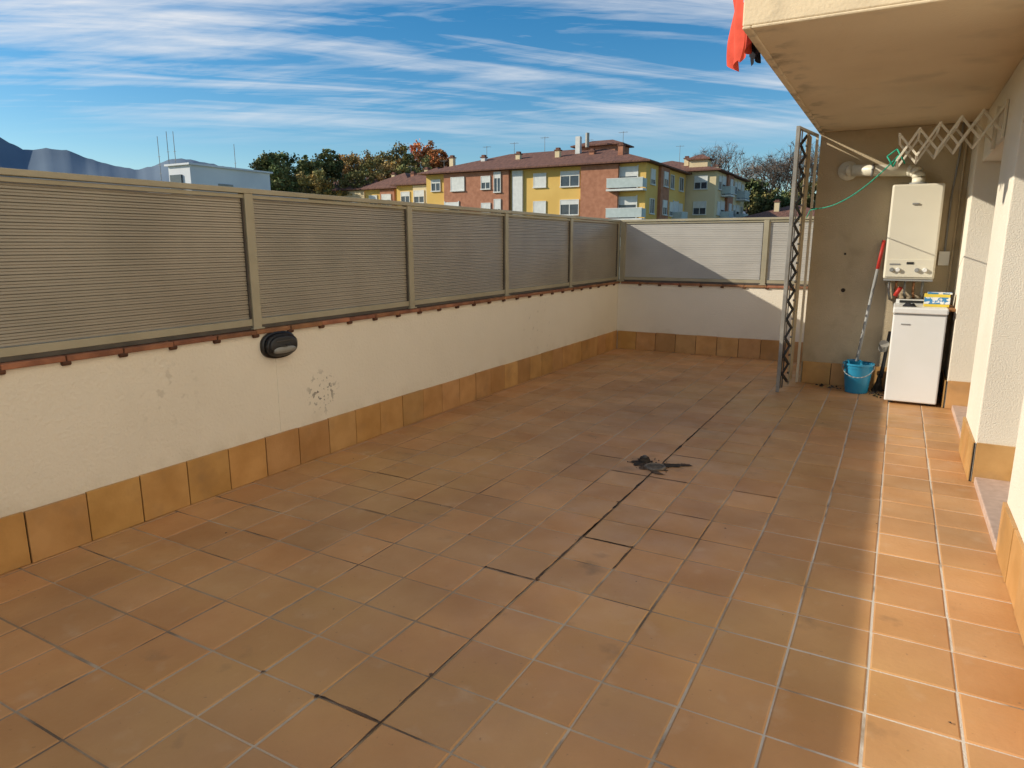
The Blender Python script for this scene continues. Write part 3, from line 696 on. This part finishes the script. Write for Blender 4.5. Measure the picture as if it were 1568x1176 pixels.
for a in [('bare_tree',1098,224,120,56,'ltwig'),('bare_tree',1205,222,96,66,'ltwig'),('bare_tree',1165,246,100,56,'ltwig'),('bare_tree',1230,232,96,56,'ltwig')]:
    tree(*a,bare=True)
# ---------------------------------------------------------------- world, sun, camera
Ld=Vector((1,.52,-.521)); el=math.atan2(.521,math.hypot(1,.52))
W=bpy.data.worlds.new('World'); scene.world=W; W.use_nodes=True; nt=W.node_tree;N=nt.nodes;L=nt.links
bg=N['Background']; bg.inputs['Strength'].default_value=.105
sky=N.new('ShaderNodeTexSky'); sky.sky_type='NISHITA'; sky.sun_disc=False; sky.sun_elevation=el; sky.sun_rotation=math.atan2(-1,-.52); sky.dust_density=.2; sky.ozone_density=2.5; sky.air_density=1.0
tcn=N.new('ShaderNodeTexCoord'); sp=N.new('ShaderNodeSeparateXYZ'); L.new(tcn.outputs['Generated'],sp.inputs[0])
zc_=math_n(N,L,'ADD',math_n(N,L,'MAXIMUM',sp.outputs['Z'],0.0),.12)
px=math_n(N,L,'DIVIDE',sp.outputs['X'],zc_);py=math_n(N,L,'DIVIDE',sp.outputs['Y'],zc_)
cb=N.new('ShaderNodeCombineXYZ'); L.new(px,cb.inputs[0]);L.new(py,cb.inputs[1])
def cl(rot,sc,scale,detail,dist,loc=(0,0,0),rough=.55):
    m0=N.new('ShaderNodeMapping'); m0.inputs['Rotation'].default_value=(0,0,math.radians(rot)); L.new(cb.outputs[0],m0.inputs['Vector'])
    m1=N.new('ShaderNodeMapping'); m1.inputs['Scale'].default_value=sc; m1.inputs['Location'].default_value=loc; L.new(m0.outputs[0],m1.inputs['Vector'])
    n=N.new('ShaderNodeTexNoise'); n.inputs['Scale'].default_value=scale; n.inputs['Detail'].default_value=detail; n.inputs['Distortion'].default_value=dist; n.inputs['Roughness'].default_value=rough
    L.new(m1.outputs[0],n.inputs['Vector']); return n.outputs['Fac']
n1=cl(-29-6,(.28,1.1,1),1.0,4,.6,(5.1,3.3,0)); n2=cl(-29-14,(.22,1.7,1),2.2,12,1.0,(0,1,0),.64); n3=cl(-29+14,(.35,1.6,1),5.5,10,.8,(3,2,0),.62)
s=math_n(N,L,'ADD',math_n(N,L,'ADD',math_n(N,L,'MULTIPLY',n1,.62),math_n(N,L,'MULTIPLY',n2,.42)),math_n(N,L,'MULTIPLY',n3,.14))
mr=N.new('ShaderNodeMapRange'); mr.inputs[1].default_value=.555; mr.inputs[2].default_value=.735; L.new(s,mr.inputs[0])
fade=N.new('ShaderNodeMapRange'); fade.inputs[1].default_value=.12; fade.inputs[2].default_value=.18; L.new(sp.outputs['Z'],fade.inputs[0])
fac=math_n(N,L,'MULTIPLY',math_n(N,L,'MULTIPLY',mr.outputs[0],fade.outputs[0]),.94,True)
hs=N.new('ShaderNodeHueSaturation'); hs.inputs['Hue'].default_value=.497; hs.inputs['Saturation'].default_value=1.42; hs.inputs['Value'].default_value=1.22; L.new(sky.outputs[0],hs.inputs['Color'])
mx=N.new('ShaderNodeMix'); mx.data_type='RGBA'; L.new(fac,mx.inputs[0]); L.new(hs.outputs[0],mx.inputs[6]); mx.inputs[7].default_value=(8.2,8.3,8.5,1)
L.new(mx.outputs[2],bg.inputs['Color'])
sun=bpy.data.lights.new('sun','SUN'); sun.energy=5.0; sun.angle=math.radians(.55); sun.color=(1,.92,.77)
so=bpy.data.objects.new('sun',sun); scene.collection.objects.link(so); so.rotation_mode='QUATERNION'; so.rotation_quaternion=Ld.to_track_quat('-Z','Y'); so.location=(-30,-12,20)
cam=bpy.data.cameras.new('camera'); cam.sensor_width=36; cam.lens=24; cam.clip_start=.05; cam.clip_end=30000
co=bpy.data.objects.new('camera',cam); scene.collection.objects.link(co); co.location=(0,0,1.55); co.rotation_euler=(math.radians(90-11.625),0,math.radians(29.15)); scene.camera=co
scene.view_settings.view_transform='Standard'; scene.view_settings.look='None'; scene.view_settings.exposure=0
